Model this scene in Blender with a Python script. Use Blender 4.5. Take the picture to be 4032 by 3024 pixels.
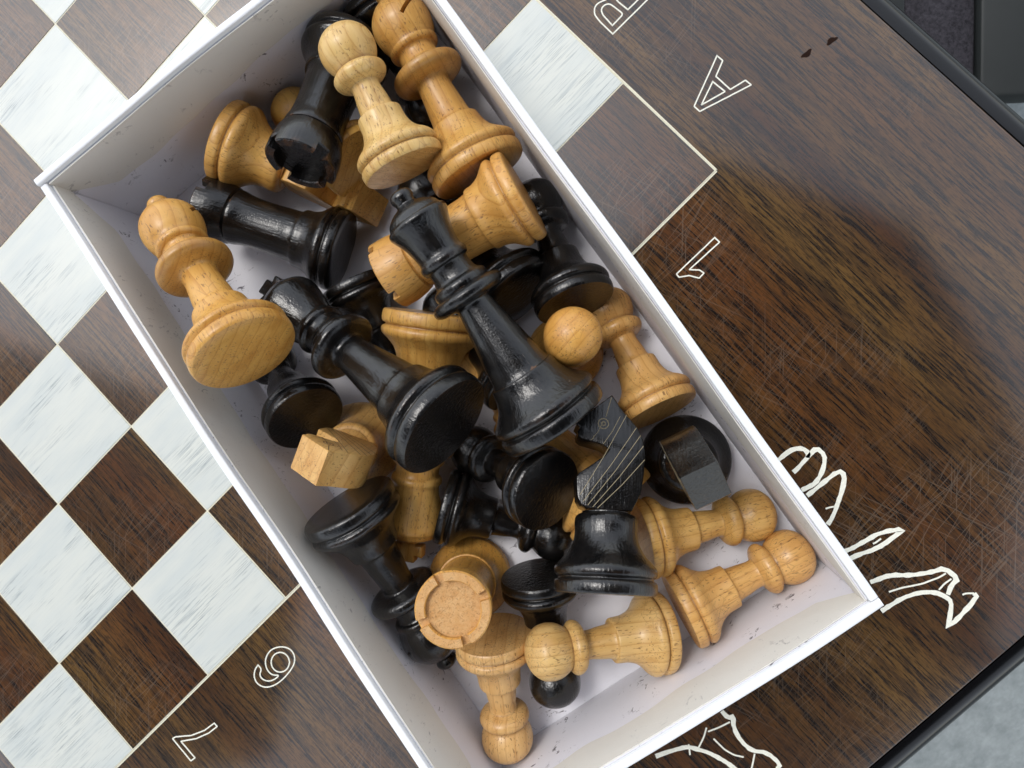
import bpy, bmesh, math, random
from mathutils import Vector, Matrix
random.seed(7)
C0 = bpy.context.scene
for o in list(bpy.data.objects): bpy.data.objects.remove(o)
# ------------------------------------------------------------------ camera
CAMR = [[0.695488, 0.706366, -0.131696], [0.713099, -0.70104, 0.005781], [-0.08824, -0.097933, -0.991273]]
CAMC = Vector([0.027763, -0.086613, 0.275974])
cd = bpy.data.cameras.new('camera'); cam = bpy.data.objects.new('camera', cd)
C0.collection.objects.link(cam); C0.camera = cam
cd.sensor_width = 36; cd.lens = 2740.8 / 4032 * 36; cd.clip_start = .01; cd.clip_end = 200
r0, r1, r2 = [Vector(v) for v in CAMR]
m = Matrix((( r0.x, -r1.x, -r2.x, CAMC.x), (r0.y, -r1.y, -r2.y, CAMC.y), (r0.z, -r1.z, -r2.z, CAMC.z), (0, 0, 0, 1)))
cam.matrix_world = m
cd.dof.use_dof = True; cd.dof.focus_distance = .225; cd.dof.aperture_fstop = 30
# ------------------------------------------------------------------ sky, sun, exposure
SUN_EL, SUN_AZ = math.radians(62), math.radians(188)      # direction towards the sun, azimuth from +X
w = bpy.data.worlds.new('World'); C0.world = w; w.use_nodes = True
nt = w.node_tree; nt.nodes.clear()
sky = nt.nodes.new('ShaderNodeTexSky'); sky.sky_type = 'NISHITA'; sky.sun_disc = False
sky.sun_elevation = SUN_EL; sky.sun_rotation = math.pi / 2 - SUN_AZ
sky.air_density = 1.2; sky.dust_density = 1.2; sky.ozone_density = 1.0
hs = nt.nodes.new('ShaderNodeHueSaturation'); hs.inputs['Saturation'].default_value = 0.32
bg = nt.nodes.new('ShaderNodeBackground'); bg.inputs[1].default_value = .15
ow = nt.nodes.new('ShaderNodeOutputWorld')
nt.links.new(sky.outputs[0], hs.inputs['Color']); nt.links.new(hs.outputs[0], bg.inputs[0]); nt.links.new(bg.outputs[0], ow.inputs[0])
sd = bpy.data.lights.new('sun', 'SUN'); sd.energy = 0.7; sd.angle = math.radians(18); sd.color = (1, .97, .92)
so = bpy.data.objects.new('sun', sd); C0.collection.objects.link(so)
sdir = Vector((math.cos(SUN_EL) * math.cos(SUN_AZ), math.cos(SUN_EL) * math.sin(SUN_AZ), math.sin(SUN_EL)))
so.rotation_euler = sdir.to_track_quat('Z', 'Y').to_euler(); so.location = sdir * 3
C0.view_settings.view_transform = 'Standard'; C0.view_settings.look = 'None'
C0.view_settings.exposure = 0.9; C0.view_settings.gamma = 1
C0.cycles.use_denoising = True
C0.cycles.max_bounces = 8

# ------------------------------------------------------------------ node helpers
class NT:
    def __init__(s, name):
        s.m = bpy.data.materials.new(name); s.m.use_nodes = True
        s.t = s.m.node_tree; s.b = s.t.nodes['Principled BSDF']
    def n(s, kind, **kw):
        x = s.t.nodes.new('ShaderNode' + kind)
        for k, v in kw.items():
            if k.startswith('i_'):
                key = k[2:].replace('_', ' ')
                x.inputs[key].default_value = v
            else: setattr(x, k, v)
        return x
    def l(s, a, b): s.t.links.new(a, b)
    def coords(s, scale=(1, 1, 1), rot=(0, 0, 0), kind='Object', rand=0):
        tc = s.n('TexCoord'); mp = s.n('Mapping')
        mp.inputs['Scale'].default_value = scale; mp.inputs['Rotation'].default_value = rot
        s.l(tc.outputs[kind], mp.inputs['Vector'])
        if rand:
            oi = s.n('ObjectInfo'); mu = s.n('VectorMath', operation='SCALE')
            cx = s.n('CombineXYZ'); s.l(oi.outputs['Random'], cx.inputs[0]); s.l(oi.outputs['Random'], cx.inputs[1]); s.l(oi.outputs['Random'], cx.inputs[2])
            s.l(cx.outputs[0], mu.inputs[0]); mu.inputs['Scale'].default_value = rand
            s.l(mu.outputs[0], mp.inputs['Location'])
        return mp.outputs[0]
    def noise(s, vec, scale, detail=4, rough=.6, dist=0):
        x = s.n('TexNoise'); x.inputs['Scale'].default_value = scale; x.inputs['Detail'].default_value = detail
        x.inputs['Roughness'].default_value = rough; x.inputs['Distortion'].default_value = dist
        s.l(vec, x.inputs['Vector']); return x.outputs['Fac']
    def ramp(s, fac, stops, interp='LINEAR'):
        x = s.n('ValToRGB'); cr = x.color_ramp; cr.interpolation = interp
        while len(cr.elements) > 1: cr.elements.remove(cr.elements[-1])
        for i, (p, c) in enumerate(stops):
            e = cr.elements[0] if i == 0 else cr.elements.new(p)
            e.position = p
            if not hasattr(c, '__len__'): c = (c, c, c)
            e.color = (*c[:3], 1)
        s.l(fac, x.inputs[0]); return x.outputs[0]
    def mix(s, fac, a, b, blend='MIX'):
        x = s.n('Mix', data_type='RGBA', blend_type=blend)
        for val, sock in ((fac, x.inputs[0]), (a, x.inputs[6]), (b, x.inputs[7])):
            if hasattr(val, 'links'): s.l(val, sock)
            elif hasattr(val, '__len__'): sock.default_value = (*val[:3], 1)
            else: sock.default_value = val
        return x.outputs[2]
    def math(s, op, a, b=0.0, clamp=False):
        x = s.n('Math', operation=op, use_clamp=clamp)
        for v, k in ((a, 0), (b, 1)):
            if hasattr(v, 'links'): s.l(v, x.inputs[k])
            else: x.inputs[k].default_value = v
        return x.outputs[0]
    def bump(s, h, strength=.3, dist=.0003, prev=None):
        x = s.n('Bump'); x.inputs['Strength'].default_value = strength; x.inputs['Distance'].default_value = dist
        s.l(h, x.inputs['Height'])
        if prev: s.l(prev, x.inputs['Normal'])
        return x.outputs[0]
    def set(s, **kw):
        names = {'color': 'Base Color', 'rough': 'Roughness', 'normal': 'Normal', 'coat': 'Coat Weight', 'coatr': 'Coat Roughness', 'spec': 'Specular IOR Level', 'sss': 'Subsurface Weight', 'coatn': 'Coat Normal', 'coati': 'Coat IOR'}
        for k, v in kw.items():
            sock = s.b.inputs[names[k]]
            if hasattr(v, 'links'): s.l(v, sock)
            elif hasattr(v, '__len__'): sock.default_value = (*v[:3], 1)
            else: sock.default_value = v
        return s.m

def mat_beech(name, edges=True):
    k = NT(name)
    # object space of a piece: Z runs along its axis, metres
    g = k.coords((1, 1, .10), rand=3.0)
    fine = k.noise(g, 900, 3, .55)
    med = k.noise(k.coords((1, .35, .12), rand=1.7), 260, 4, .6, .4)
    big = k.noise(k.coords((1, 1, .6), rand=2.3), 55, 3)
    oi = k.n('ObjectInfo')
    base = k.mix(k.ramp(med, [(.3, 0), (.72, 1)]), oi.outputs['Color'], k.mix(1.0, oi.outputs['Color'], (.74, .60, .42), 'MULTIPLY'))
    base = k.mix(k.ramp(big, [(.42, 0), (.75, .55)]), base, k.mix(1.0, oi.outputs['Color'], (1.12, 1.16, 1.3), 'MULTIPLY'))
    # growth rings: bands across x in the blank
    wv = k.n('TexWave', wave_type='BANDS', bands_direction='X', wave_profile='SAW')
    wv.inputs['Scale'].default_value = 95; wv.inputs['Distortion'].default_value = 2.2; wv.inputs['Detail'].default_value = 2; wv.inputs['Detail Scale'].default_value = 1.2
    k.l(k.coords((1, .55, .16), rot=(.0, .12, .3), rand=.9), wv.inputs['Vector'])
    rings = k.ramp(wv.outputs['Fac'], [(.0, 0), (.80, .12), (1, .8)])
    base = k.mix(k.math('MULTIPLY', rings, .75), base, k.mix(1.0, oi.outputs['Color'], (.60, .43, .26), 'MULTIPLY'))
    # short dark ray flecks
    fl = k.noise(k.coords((1, 1, .20), rand=4.0), 1900, 2, .5)
    flm = k.ramp(fl, [(.60, 0), (.66, 1)])
    patch = k.ramp(k.noise(k.coords(rand=5.0), 120, 2), [(.36, .1), (.52, 1)])
    f2 = k.math('MULTIPLY', k.math('MULTIPLY', flm, patch), .75)
    base = k.mix(f2, base, (.17, .075, .022))
    # little cracks in the lacquer
    vo = k.n('TexVoronoi', feature='DISTANCE_TO_EDGE'); vo.inputs['Scale'].default_value = 330
    wob = k.coords((1, 1, .42), rand=2.0)
    k.l(wob, vo.inputs['Vector'])
    cr = k.ramp(vo.outputs['Distance'], [(.0, 1), (.045, 0)])
    cm = k.ramp(k.noise(k.coords(rand=7.0), 85, 2), [(.48, 0), (.58, 1)])
    cf = k.math('MULTIPLY', k.math('MULTIPLY', cr, cm), .35)
    base = k.mix(cf, base, (.16, .07, .02))
    geo = k.n('NewGeometry')
    e_ = 1.0 if edges else 0.0
    pit = k.ramp(geo.outputs['Pointiness'], [(.43, 1), (.492, 0)])
    base = k.mix(k.math('MULTIPLY', pit, .80 * e_), base, (.16, .065, .018))
    top = k.ramp(geo.outputs['Pointiness'], [(.53, 0), (.60, 1)])
    base = k.mix(k.math('MULTIPLY', top, .30 * e_), base, (.30, .13, .035))
    h = k.math('SUBTRACT', k.math('MULTIPLY', fine, .5), k.math('ADD', f2, cf))
    nrm = k.bump(h, .55, .00012)
    nrm = k.bump(k.noise(k.coords(rand=3.0), 130, 3), .22, .0006, nrm)
    return k.set(color=base, rough=k.ramp(med, [(.2, .30), (.8, .46)]), normal=nrm, coat=.18, coatr=.25, spec=.45)

def mat_endgrain(name):
    k = NT(name); oi = k.n('ObjectInfo')
    wv = k.n('TexWave', wave_type='BANDS', bands_direction='X', wave_profile='SAW')
    wv.inputs['Scale'].default_value = 135; wv.inputs['Distortion'].default_value = 2.4; wv.inputs['Detail'].default_value = 2; wv.inputs['Detail Scale'].default_value = .7
    k.l(k.coords((1, .9, .5), rot=(0, 0, .35), rand=.9), wv.inputs['Vector'])
    rings = k.ramp(wv.outputs['Fac'], [(0, 0), (.6, .22), (.92, 1), (1, .2)])
    base = k.mix(1.0, oi.outputs['Color'], (.84, .72, .55), 'MULTIPLY')
    base = k.mix(k.math('MULTIPLY', rings, .85), base, k.mix(1.0, oi.outputs['Color'], (.50, .31, .15), 'MULTIPLY'))
    ray = k.noise(k.coords((.09, 1, 1), rot=(0, 0, .35), rand=2.0), 1600, 2, .5)
    rm = k.math('MULTIPLY', k.ramp(ray, [(.58, 0), (.70, 1)]), .5)
    base = k.mix(rm, base, (.17, .08, .025))
    h = k.math('ADD', k.math('MULTIPLY', rings, -.6), k.math('MULTIPLY', k.noise(k.coords(rand=2.0), 1800, 2), .8))
    return k.set(color=base, rough=.5, normal=k.bump(h, .5, .00015), spec=.35)

def mat_rough(name):
    k = NT(name); oi = k.n('ObjectInfo')
    n = k.noise(k.coords((1, 1, .4)), 900, 5, .75, 1.5); n2 = k.noise(k.coords(), 260, 4, .7, 1.0)
    c = k.mix(k.ramp(n2, [(.3, 0), (.7, 1)]), (.60, .31, .105), (.68, .42, .19))
    c = k.mix(k.ramp(n, [(.52, 0), (.66, .75)]), c, (.26, .115, .035))
    return k.set(color=c, rough=.6, normal=k.bump(k.math('ADD', n, n2), .9, .0004), spec=.3)

def mat_black(name, dull=False, edges=True):
    k = NT(name)
    v = k.coords((1, 1, .3), rand=3.0)
    n1 = k.noise(k.coords(rand=2.0), 190, 5, .65)
    n2 = k.noise(k.coords((1, 1, .09), rand=3.0), 900, 3, .6)
    geo = k.n('NewGeometry')
    edge = k.ramp(geo.outputs['Pointiness'], [(.535, 0), (.60, 1)])
    wear = k.math('MULTIPLY', edge, k.ramp(k.noise(k.coords(rand=4.0), 260, 4, .7), [(.46, 0), (.58, 1)]))
    base = k.mix(k.ramp(n1, [(.35, 0), (.75, 1)]), (.0035, .0035, .0038), (.010, .008, .0065))
    base = k.mix(k.math('MULTIPLY', wear, .75 if edges else 0.0), base, (.13, .055, .018))
    # thin worn scratches
    sc = k.noise(k.coords((1, 1, .05), rot=(.3, .2, 0), rand=6.0), 1400, 2, .5)
    sm = k.math('MULTIPLY', k.ramp(sc, [(.70, 0), (.74, 1)]), k.ramp(k.noise(k.coords(rand=1.0), 90, 2), [(.58, 0), (.66, 1)]))
    base = k.mix(k.math('MULTIPLY', sm, .5), base, (.16, .13, .10))
    h = k.math('ADD', k.math('MULTIPLY', n1, .9), k.math('MULTIPLY', n2, 1.0)); h = k.math('ADD', h, k.math('MULTIPLY', k.noise(k.coords(rand=3.0), 1500, 2, .5), .35))
    nrm = k.bump(h, .8 if not dull else .5, .00030)
    r = k.ramp(n1, [(.25, .13 if not dull else .5), (.8, .30 if not dull else .65)])
    return k.set(color=base, rough=r, normal=nrm, spec=.5 if not dull else .35, coat=.25 if not dull else .0, coatr=.22)

def mat_plain(name, col, rough=.5, spec=.5, bumps=0, bs=400):
    k = NT(name)
    if bumps:
        n_ = k.noise(k.coords(), bs, 4)
        k.set(normal=k.bump(n_, bumps, .0003))
        c = k.mix(k.ramp(n_, [(.3, 0), (.7, 1)]), [x * .9 for x in col], [min(1, x * 1.05) for x in col])
        return k.set(color=c, rough=rough, spec=spec)
    return k.set(color=col, rough=rough, spec=spec)

def mat_paper(name, col, scuff=.6, crease=.3):
    k = NT(name)
    c1 = k.noise(k.coords(), 14, 3)
    base = k.mix(k.ramp(c1, [(.3, 0), (.7, 1)]), [x * .95 for x in col], col)
    st = k.noise(k.coords((1, .55, .55), rot=(.4, .5, .6)), 420, 4, .7, 1.2)
    sm = k.math('MULTIPLY', k.ramp(st, [(.60, 0), (.65, 1)]), k.ramp(k.noise(k.coords(), 60, 3), [(.48, 0), (.60, 1)]))
    sp = k.ramp(k.noise(k.coords(), 1500, 2), [(.74, 0), (.78, .6)])
    base = k.mix(k.math('MULTIPLY', sm, scuff), base, (.10, .09, .11))
    base = k.mix(k.math('MULTIPLY', sp, scuff * .6), base, (.12, .11, .12))
    h = k.math('ADD', k.math('MULTIPLY', k.noise(k.coords(), 35, 3), 1.0), k.math('MULTIPLY', k.noise(k.coords(), 1400, 3), .05))
    return k.set(color=base, rough=.75, normal=k.bump(h, crease, .0012), spec=.3)

def mat_rosewood(name, dark=.62):
    k = NT(name)
    D = (.075, 1, 1)                                   # grain runs along X
    big = k.noise(k.coords((.12, 1, 1), rand=.8), 24, 3, .5, .6)
    s1 = k.noise(k.coords((.050, 1, 1), rot=(0, 0, .03), rand=.8), 1150, 4, .62, .5)
    s2 = k.noise(k.coords((.10, 1, 1), rand=.6), 2500, 3, .6)
    s3 = k.noise(k.coords((.05, 1, 1), rot=(0, 0, -.02), rand=1.1), 330, 4, .65, .8)
    brown = k.mix(k.ramp(big, [(.36, 0), (.62, 1)]), (.095 * dark, .035 * dark, .009 * dark), (.200 * dark, .105 * dark, .028 * dark))
    brown = k.mix(k.ramp(k.noise(k.coords((.25, 1, 1)), 14, 2), [(.5, 0), (.7, .7)]), brown, (.21 * dark, .072 * dark, .017 * dark))
    c = k.mix(k.math('MULTIPLY', k.ramp(s3, [(.49, 0), (.64, 1)]), .65), brown, (.020, .012, .008))
    c = k.mix(k.math('MULTIPLY', k.ramp(s1, [(.50, 0), (.585, 1)]), .88), c, (.007, .005, .004))
    c = k.mix(k.math('MULTIPLY', k.ramp(s2, [(.53, 0), (.60, 1)]), .65), c, (.008, .005, .004))
    # fine pale scratches in several directions, in worn patches
    tot = None
    for a, sd_, th in ((1.25, 3.1, .64), (1.45, 5.7, .635), (1.62, 1.3, .64), (-.35, 8.1, .66), (.8, 2.2, .655)):
        v = k.coords(rot=(0, 0, a)); m2 = k.n('Mapping'); m2.inputs['Scale'].default_value = (.016, 1, 1); k.l(v, m2.inputs['Vector'])
        ad = k.n('VectorMath', operation='ADD'); k.l(m2.outputs[0], ad.inputs[0]); ad.inputs[1].default_value = (sd_, sd_, 0)
        x = k.ramp(k.noise(ad.outputs[0], 1500, 1, .5), [(th, 0), (th + .03, 1)])
        tot = x if tot is None else k.math('MAXIMUM', tot, x)
    wornm = k.ramp(k.noise(k.coords(), 9, 3), [(.50, .05), (.64, 1)])
    sc = k.math('MULTIPLY', tot, wornm)
    c = k.mix(k.math('MULTIPLY', sc, .28), c, (.24, .185, .14))
    h = k.math('SUBTRACT', k.math('MULTIPLY', s2, .35), k.math('MULTIPLY', sc, .3))
    h = k.math('SUBTRACT', h, k.math('MULTIPLY', s1, .3))
    nrm = k.bump(h, .10, .00012)
    return k.set(color=c, rough=k.ramp(s2, [(.3, .3), (.75, .45)]), normal=nrm, spec=.2, coat=1.0, coatr=.12, coati=1.75)

def mat_whitewood(name):
    k = NT(name)
    s1 = k.noise(k.coords((1, .035, 1), rand=.9), 1150, 3, .6, .3)
    s2 = k.noise(k.coords((1, .025, 1), rand=.5), 2600, 2, .6)
    pm = k.ramp(k.noise(k.coords((1, .35, 1), rand=1.3), 70, 3), [(.45, .1), (.62, 1)])
    c = k.mix(k.ramp(k.noise(k.coords((1, .3, 1)), 60, 3), [(.4, 0), (.65, 1)]), (.62, .635, .585), (.54, .575, .555))
    c = k.mix(k.math('MULTIPLY', k.math('MULTIPLY', k.ramp(s1, [(.52, 0), (.62, 1)]), pm), .50), c, (.30, .35, .365))
    c = k.mix(k.math('MULTIPLY', k.math('MULTIPLY', k.ramp(s2, [(.585, 0), (.65, 1)]), pm), .55), c, (.13, .165, .19))
    nrm = k.bump(k.math('ADD', s1, s2), .15, .0001)
    return k.set(color=c, rough=.34, normal=nrm, spec=.5, coat=.3, coatr=.2)

M = {}
M['beech'] = mat_beech('beech_wood'); M['end'] = mat_endgrain('beech_end_grain'); M['top'] = mat_rough('beech_rough_top')
M['black'] = mat_black('black_lacquer'); M['blackflat'] = mat_black('black_lacquer_flat', False, False); M['beechflat'] = mat_beech('beech_wood_flat', False); M['blackdull'] = mat_black('black_stained_end', True)
M['scored'] = mat_plain('bare_scored_wood', (.33, .27, .16), .6)
M['groove'] = mat_plain('dark_groove', (.10, .05, .02), .6)
M['liner'] = mat_paper('box_liner_paper', (.80, .795, .845), .9, .30)
M['flap'] = mat_paper('cream_folded_paper', (.73, .705, .645), .4, .55)
M['card'] = mat_paper('white_card', (.85, .86, .875), .05, .10)
M['rosewood'] = mat_rosewood('rosewood_lacquer'); M['darksq'] = mat_rosewood('rosewood_square', .58)
M['whitesq'] = mat_whitewood('whitewashed_wood')
M['cream'] = mat_plain('cream_inlay', (.74, .70, .54), .5, .4, .5, 1500)
M['paint'] = mat_plain('cream_engraving_paint', (.84, .83, .72), .6, .3, .9, 1300)
M['mould'] = mat_plain('dark_edge_lacquer', (.004, .004, .0045), .14, .45, .12, 60)
M['hole'] = mat_plain('dark_knot', (.016, .006, .003), .7, .1, .8, 1500)
M['blackpaint'] = mat_plain('table_leg_black', (.02, .02, .02), .4)
M['seatgrey'] = mat_plain('grey_seat_board', (.020, .023, .023), .5, .3, .15, 30)
k_ = NT('dark_woven_fabric')
fb = k_.noise(k_.coords(), 420, 4, .8)
M['fabric'] = k_.set(color=k_.mix(k_.ramp(fb, [(.35, 0), (.7, 1)]), (.013, .012, .015), (.060, .056, .066)), rough=.9, normal=k_.bump(fb, .6, .0008), spec=.2)
k_ = NT('grey_concrete')
cn = k_.noise(k_.coords(), 9, 8, .7); cn2 = k_.noise(k_.coords((1, .6, 1)), 70, 6, .75)
M['concrete'] = k_.set(color=k_.mix(k_.ramp(cn2, [(.35, 0), (.7, 1)]), (.19, .215, .215), k_.mix(cn, (.27, .30, .30), (.36, .39, .39))), rough=.85, normal=k_.bump(cn2, .5, .004))
M['canvas'] = mat_plain('dark_canvas', (.018, .018, .020), .9, .1, .3, 60)

# ------------------------------------------------------------------ object helpers
COL = C0.collection
def link(name, me, parent=None, mat=None):
    o = bpy.data.objects.new(name, me); COL.objects.link(o)
    if mat is not None and me is not None and not me.materials: me.materials.append(mat)
    if parent is not None: o.parent = parent
    return o
def empty(name, label, cat, group=None, mtx=None):
    o = bpy.data.objects.new(name, None); COL.objects.link(o); o.empty_display_size = .01
    o['label'] = label; o['category'] = cat
    if group: o['group'] = group
    if mtx is not None: o.matrix_world = mtx
    return o
def finish(bm, name, sharp=38):
    bmesh.ops.recalc_face_normals(bm, faces=bm.faces)
    me = bpy.data.meshes.new(name); bm.to_mesh(me); bm.free()
    me.polygons.foreach_set('use_smooth', [True] * len(me.polygons))
    me.set_sharp_from_angle(angle=math.radians(sharp)); me.update()
    return me
def box_bm(bm, x0, x1, y0, y1, z0, z1, bev=0, seg=2):
    vs = [bm.verts.new(p) for p in ((x0,y0,z0),(x1,y0,z0),(x1,y1,z0),(x0,y1,z0),(x0,y0,z1),(x1,y0,z1),(x1,y1,z1),(x0,y1,z1))]
    fs = [bm.faces.new([vs[i] for i in f]) for f in ((3,2,1,0),(4,5,6,7),(0,1,5,4),(1,2,6,5),(2,3,7,6),(3,0,4,7))]
    if bev:
        es = set(e for f in fs for e in f.edges)
        bmesh.ops.bevel(bm, geom=list(es), offset=bev, segments=seg, profile=.5, affect='EDGES')
def box_me(name, *a, **k):
    bm = bmesh.new(); box_bm(bm, *a, **k); return finish(bm, name)

# ------------------------------------------------------------------ chess pieces (profiles in mm: distance up the axis, radius)
PR = {
 'pawn': [(0, 13.9), (0.7, 14.4), (3.4, 14.5), (3.9, 13.2), (4.3, 13.2), (5, 14.5), (6.5, 14.6), (8, 13.6), (10, 11.0), (12.5, 9.1), (15.5, 8.1), (19.6, 7.8), (20.2, 7.6), (20.3, 6.3), (25, 5.5), (30.5, 4.9), (31, 5.8), (32, 8.3), (33.5, 9.3), (35.2, 9.3), (36.6, 7.8), (37, 7.0), (38.5, 8.2), (41, 9.4), (44, 9.8), (47.5, 9.0), (50.3, 6.6), (52, 3.2), (52.5, 0)],
 'rook': [(0, 15.3), (0.8, 16), (3.6, 16), (4, 14.9), (4.6, 14.9), (5.3, 16), (7, 16), (8.6, 14.6), (11, 12.6), (14, 11.5), (17, 11.3), (17.15, 10.4), (24, 9.8), (32, 9.5), (38, 9.8), (43, 10.7), (43.25, 10.0), (43.7, 10.0), (44, 11.0), (47, 11.9), (50, 12.3), (56, 12.3), (56, 0)],
 'bishop': [(0, 16.6), (0.8, 17.3), (4, 17.3), (4.5, 16.0), (5, 16.0), (6, 17.3), (7.5, 17.2), (9.5, 15), (12.5, 11.8), (16, 10), (19.6, 9.3), (20, 9.1), (20.1, 7.9), (28, 6.6), (36, 5.9), (37, 6.2), (37.6, 11), (38.6, 12.8), (41.3, 12.9), (42.6, 11), (43.5, 8.2), (44.5, 7.4), (49, 7.0), (49.5, 8.9), (51.2, 9.2), (51.6, 8.6), (55, 10.1), (59.5, 10.9), (63.5, 10.2), (67, 7.8), (69.5, 4.6), (70.3, 3.2), (71, 3.6), (72.5, 4.2), (74.2, 3.4), (75, 0)],
 'queen': [(0, 17.9), (0.8, 18.6), (4.6, 18.6), (5.1, 17.2), (5.7, 17.2), (6.6, 18.6), (8.6, 18.4), (10.5, 16.2), (13.5, 13.5), (17, 12.0), (20, 11.4), (20.4, 11.2), (20.5, 10.4), (28, 9.1), (37, 7.6), (46, 6.1), (48, 6.0), (48.5, 10.6), (49.6, 12.6), (51.8, 12.8), (53, 11.0), (53.3, 9.3), (54, 9.6), (55.8, 9.5), (56.6, 8.0), (57.5, 7.3), (62, 6.9), (62.6, 8.1), (64.6, 8.5), (65.8, 7.5), (69, 7.7), (73, 8.6), (76.8, 10.2), (78, 10.7), (79.2, 10.4), (79.7, 9.5), (81.5, 8.7), (83.5, 6.0), (84.6, 3.3), (85.4, 3.2), (87.2, 4.0), (89, 3.4), (90, 0)],
 'king': [(0, 17.9), (0.8, 18.5), (4.6, 18.5), (5.1, 17.1), (5.7, 17.1), (6.6, 18.6), (8.6, 18.4), (10.5, 16.2), (13.5, 13.4), (17, 12.0), (20, 11.4), (20.4, 11.2), (20.5, 10.4), (28, 9.1), (37, 7.8), (46, 6.6), (48, 6.6), (48.5, 10.8), (49.6, 12.7), (52, 12.9), (53.2, 11.1), (53.6, 9.7), (54.2, 10.0), (56, 9.8), (57, 8.3), (61, 8.1), (61.5, 9.4), (63.3, 9.7), (64.4, 8.6), (68, 9.0), (75, 11.2), (79.5, 12.2), (81.5, 11.8), (82, 10.9), (84.5, 9.4), (85.6, 5.2), (87, 4.6), (88, 5.3), (92, 5.8), (95, 4.6), (95, 0)],
 'knight': [(0, 15.8), (0.7, 16.4), (4, 16.5), (4.5, 15.3), (5.1, 15.3), (6, 16.6), (8, 16.6), (9.5, 15.4), (12.5, 12.6), (16, 10.7), (19, 10.2), (22, 10.4), (24.2, 10.2), (25.2, 9.2), (25.5, 8), (26, 8), (45, 8.5), (58, 7.5), (65, 5), (65, 0)],
}
SPLIT = {
 'pawn': [('base', 20.25), ('stem', 30.5), ('collar', 36.8), ('head', 99)],
 'rook': [('base', 17.1), ('body', 43.5), ('crown', 99)],
 'bishop': [('base', 20.05), ('stem', 36.0), ('collar', 48.9), ('head', 70.3), ('finial', 99)],
 'queen': [('base', 20.45), ('stem', 48.0), ('collar', 62.0), ('crown', 84.6), ('finial', 99)],
 'king': [('base', 20.45), ('stem', 48.0), ('collar', 61.0), ('head', 86.6), ('finial', 99)],
 'knight': [('pedestal', 26.0)],
}
def chaikin(p, it=2, cap=.45):
    """round the corners of an open polyline, cutting at most cap from either side"""
    for i in range(it):
        q = [p[0]]
        for a, b in zip(p, p[1:]):
            d = math.hypot(b[0] - a[0], b[1] - a[1]) or 1e-9; f = min(.25, cap / d)
            q.append((a[0] * (1 - f) + b[0] * f, a[1] * (1 - f) + b[1] * f)); q.append((a[0] * f + b[0] * (1 - f), a[1] * f + b[1] * (1 - f)))
        q.append(p[-1]); p = q; cap *= .5
    return p
def spline(p, smooth=5.0):
    """long gentle stretches become curves; short steps and grooves stay crisp"""
    out = [p[0]]
    for i in range(len(p) - 1):
        a, b = p[i], p[i + 1]; d = math.hypot(b[0] - a[0], b[1] - a[1])
        if d < 1.6: out.append(b); continue
        def tan(j):
            if j <= 0 or j >= len(p) - 1: return None
            u = (p[j][0] - p[j-1][0], p[j][1] - p[j-1][1]); v = (p[j+1][0] - p[j][0], p[j+1][1] - p[j][1])
            lu, lv = math.hypot(*u), math.hypot(*v)
            if lu < 1e-6 or lv < 1e-6 or (u[0]*v[0] + u[1]*v[1]) / (lu * lv) < .62: return None
            t_ = (u[0]/lu + v[0]/lv, u[1]/lu + v[1]/lv); l = math.hypot(*t_); return (t_[0]/l, t_[1]/l)
        dr = ((b[0] - a[0]) / d, (b[1] - a[1]) / d); ta = tan(i) or dr; tb = tan(i + 1) or dr
        n = max(2, int(d / .8))
        for k in range(1, n + 1):
            s = k / n; h00 = 2*s**3 - 3*s*s + 1; h10 = s**3 - 2*s*s + s; h01 = -2*s**3 + 3*s*s; h11 = s**3 - s*s
            out.append((h00*a[0] + h10*d*ta[0] + h01*b[0] + h11*d*tb[0], max(0, h00*a[1] + h10*d*ta[1] + h01*b[1] + h11*d*tb[1])))
    return out
def sub(prof, t0, t1):
    """the stretch of a profile between two heights, with interpolated end points"""
    def at(t):
        for a, b in zip(prof, prof[1:]):
            if a[0] <= t <= b[0] and b[0] > a[0]:
                f = (t - a[0]) / (b[0] - a[0]); return (t, a[1] * (1 - f) + b[1] * f)
        return prof[-1]
    out = []
    if t0 > 0: out.append(at(t0))
    out += [p for p in prof if t0 < p[0] + (1e-9 if t0 == 0 else -1e-6) and p[0] < t1 - 1e-6 or (t0 == 0 and p[0] == 0)]
    if t1 < prof[-1][0]: out.append(at(t1))
    else: out.append(prof[-1]) if out[-1] != prof[-1] else None
    return out
SEG = 72
def lathe(bm, prof, seg=SEG, s=.001):
    rings = []
    for t, r in prof:
        if r <= 1e-4: rings.append([bm.verts.new((0, 0, t * s))])
        else: rings.append([bm.verts.new((r * s * math.cos(a * 2 * math.pi / seg), r * s * math.sin(a * 2 * math.pi / seg), t * s)) for a in range(seg)])
    for A, B in zip(rings, rings[1:]):
        for i in range(seg):
            j = (i + 1) % seg
            if len(A) == 1 and len(B) == 1: break
            if len(A) == 1: bm.faces.new((A[0], B[i], B[j]))
            elif len(B) == 1: bm.faces.new((A[i], A[j], B[0]))
            else: bm.faces.new((A[i], A[j], B[j], B[i]))
def refine(p, h=1.3):
    q = [p[0]]
    for a, b in zip(p, p[1:]):
        n = max(1, int(math.hypot(b[0] - a[0], b[1] - a[1]) / h))
        for k in range(1, n + 1): q.append((a[0] + (b[0] - a[0]) * k / n, a[1] + (b[1] - a[1]) * k / n))
    return q
PROTO = {}
def base_mesh(kind, pr):
    """turned foot; its underside is a separate material slot"""
    bm = bmesh.new(); r0 = pr[0][1]
    lathe(bm, [(0, 0), (0, r0 * .35), (0, r0 * .7), (0, r0)] + pr[1:])
    me = finish(bm, kind + '_base', 50)
    for p in me.polygons:
        if abs(p.center.z) < 2e-5 and abs(p.normal.z) > .9: p.material_index = 1
    return me
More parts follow.
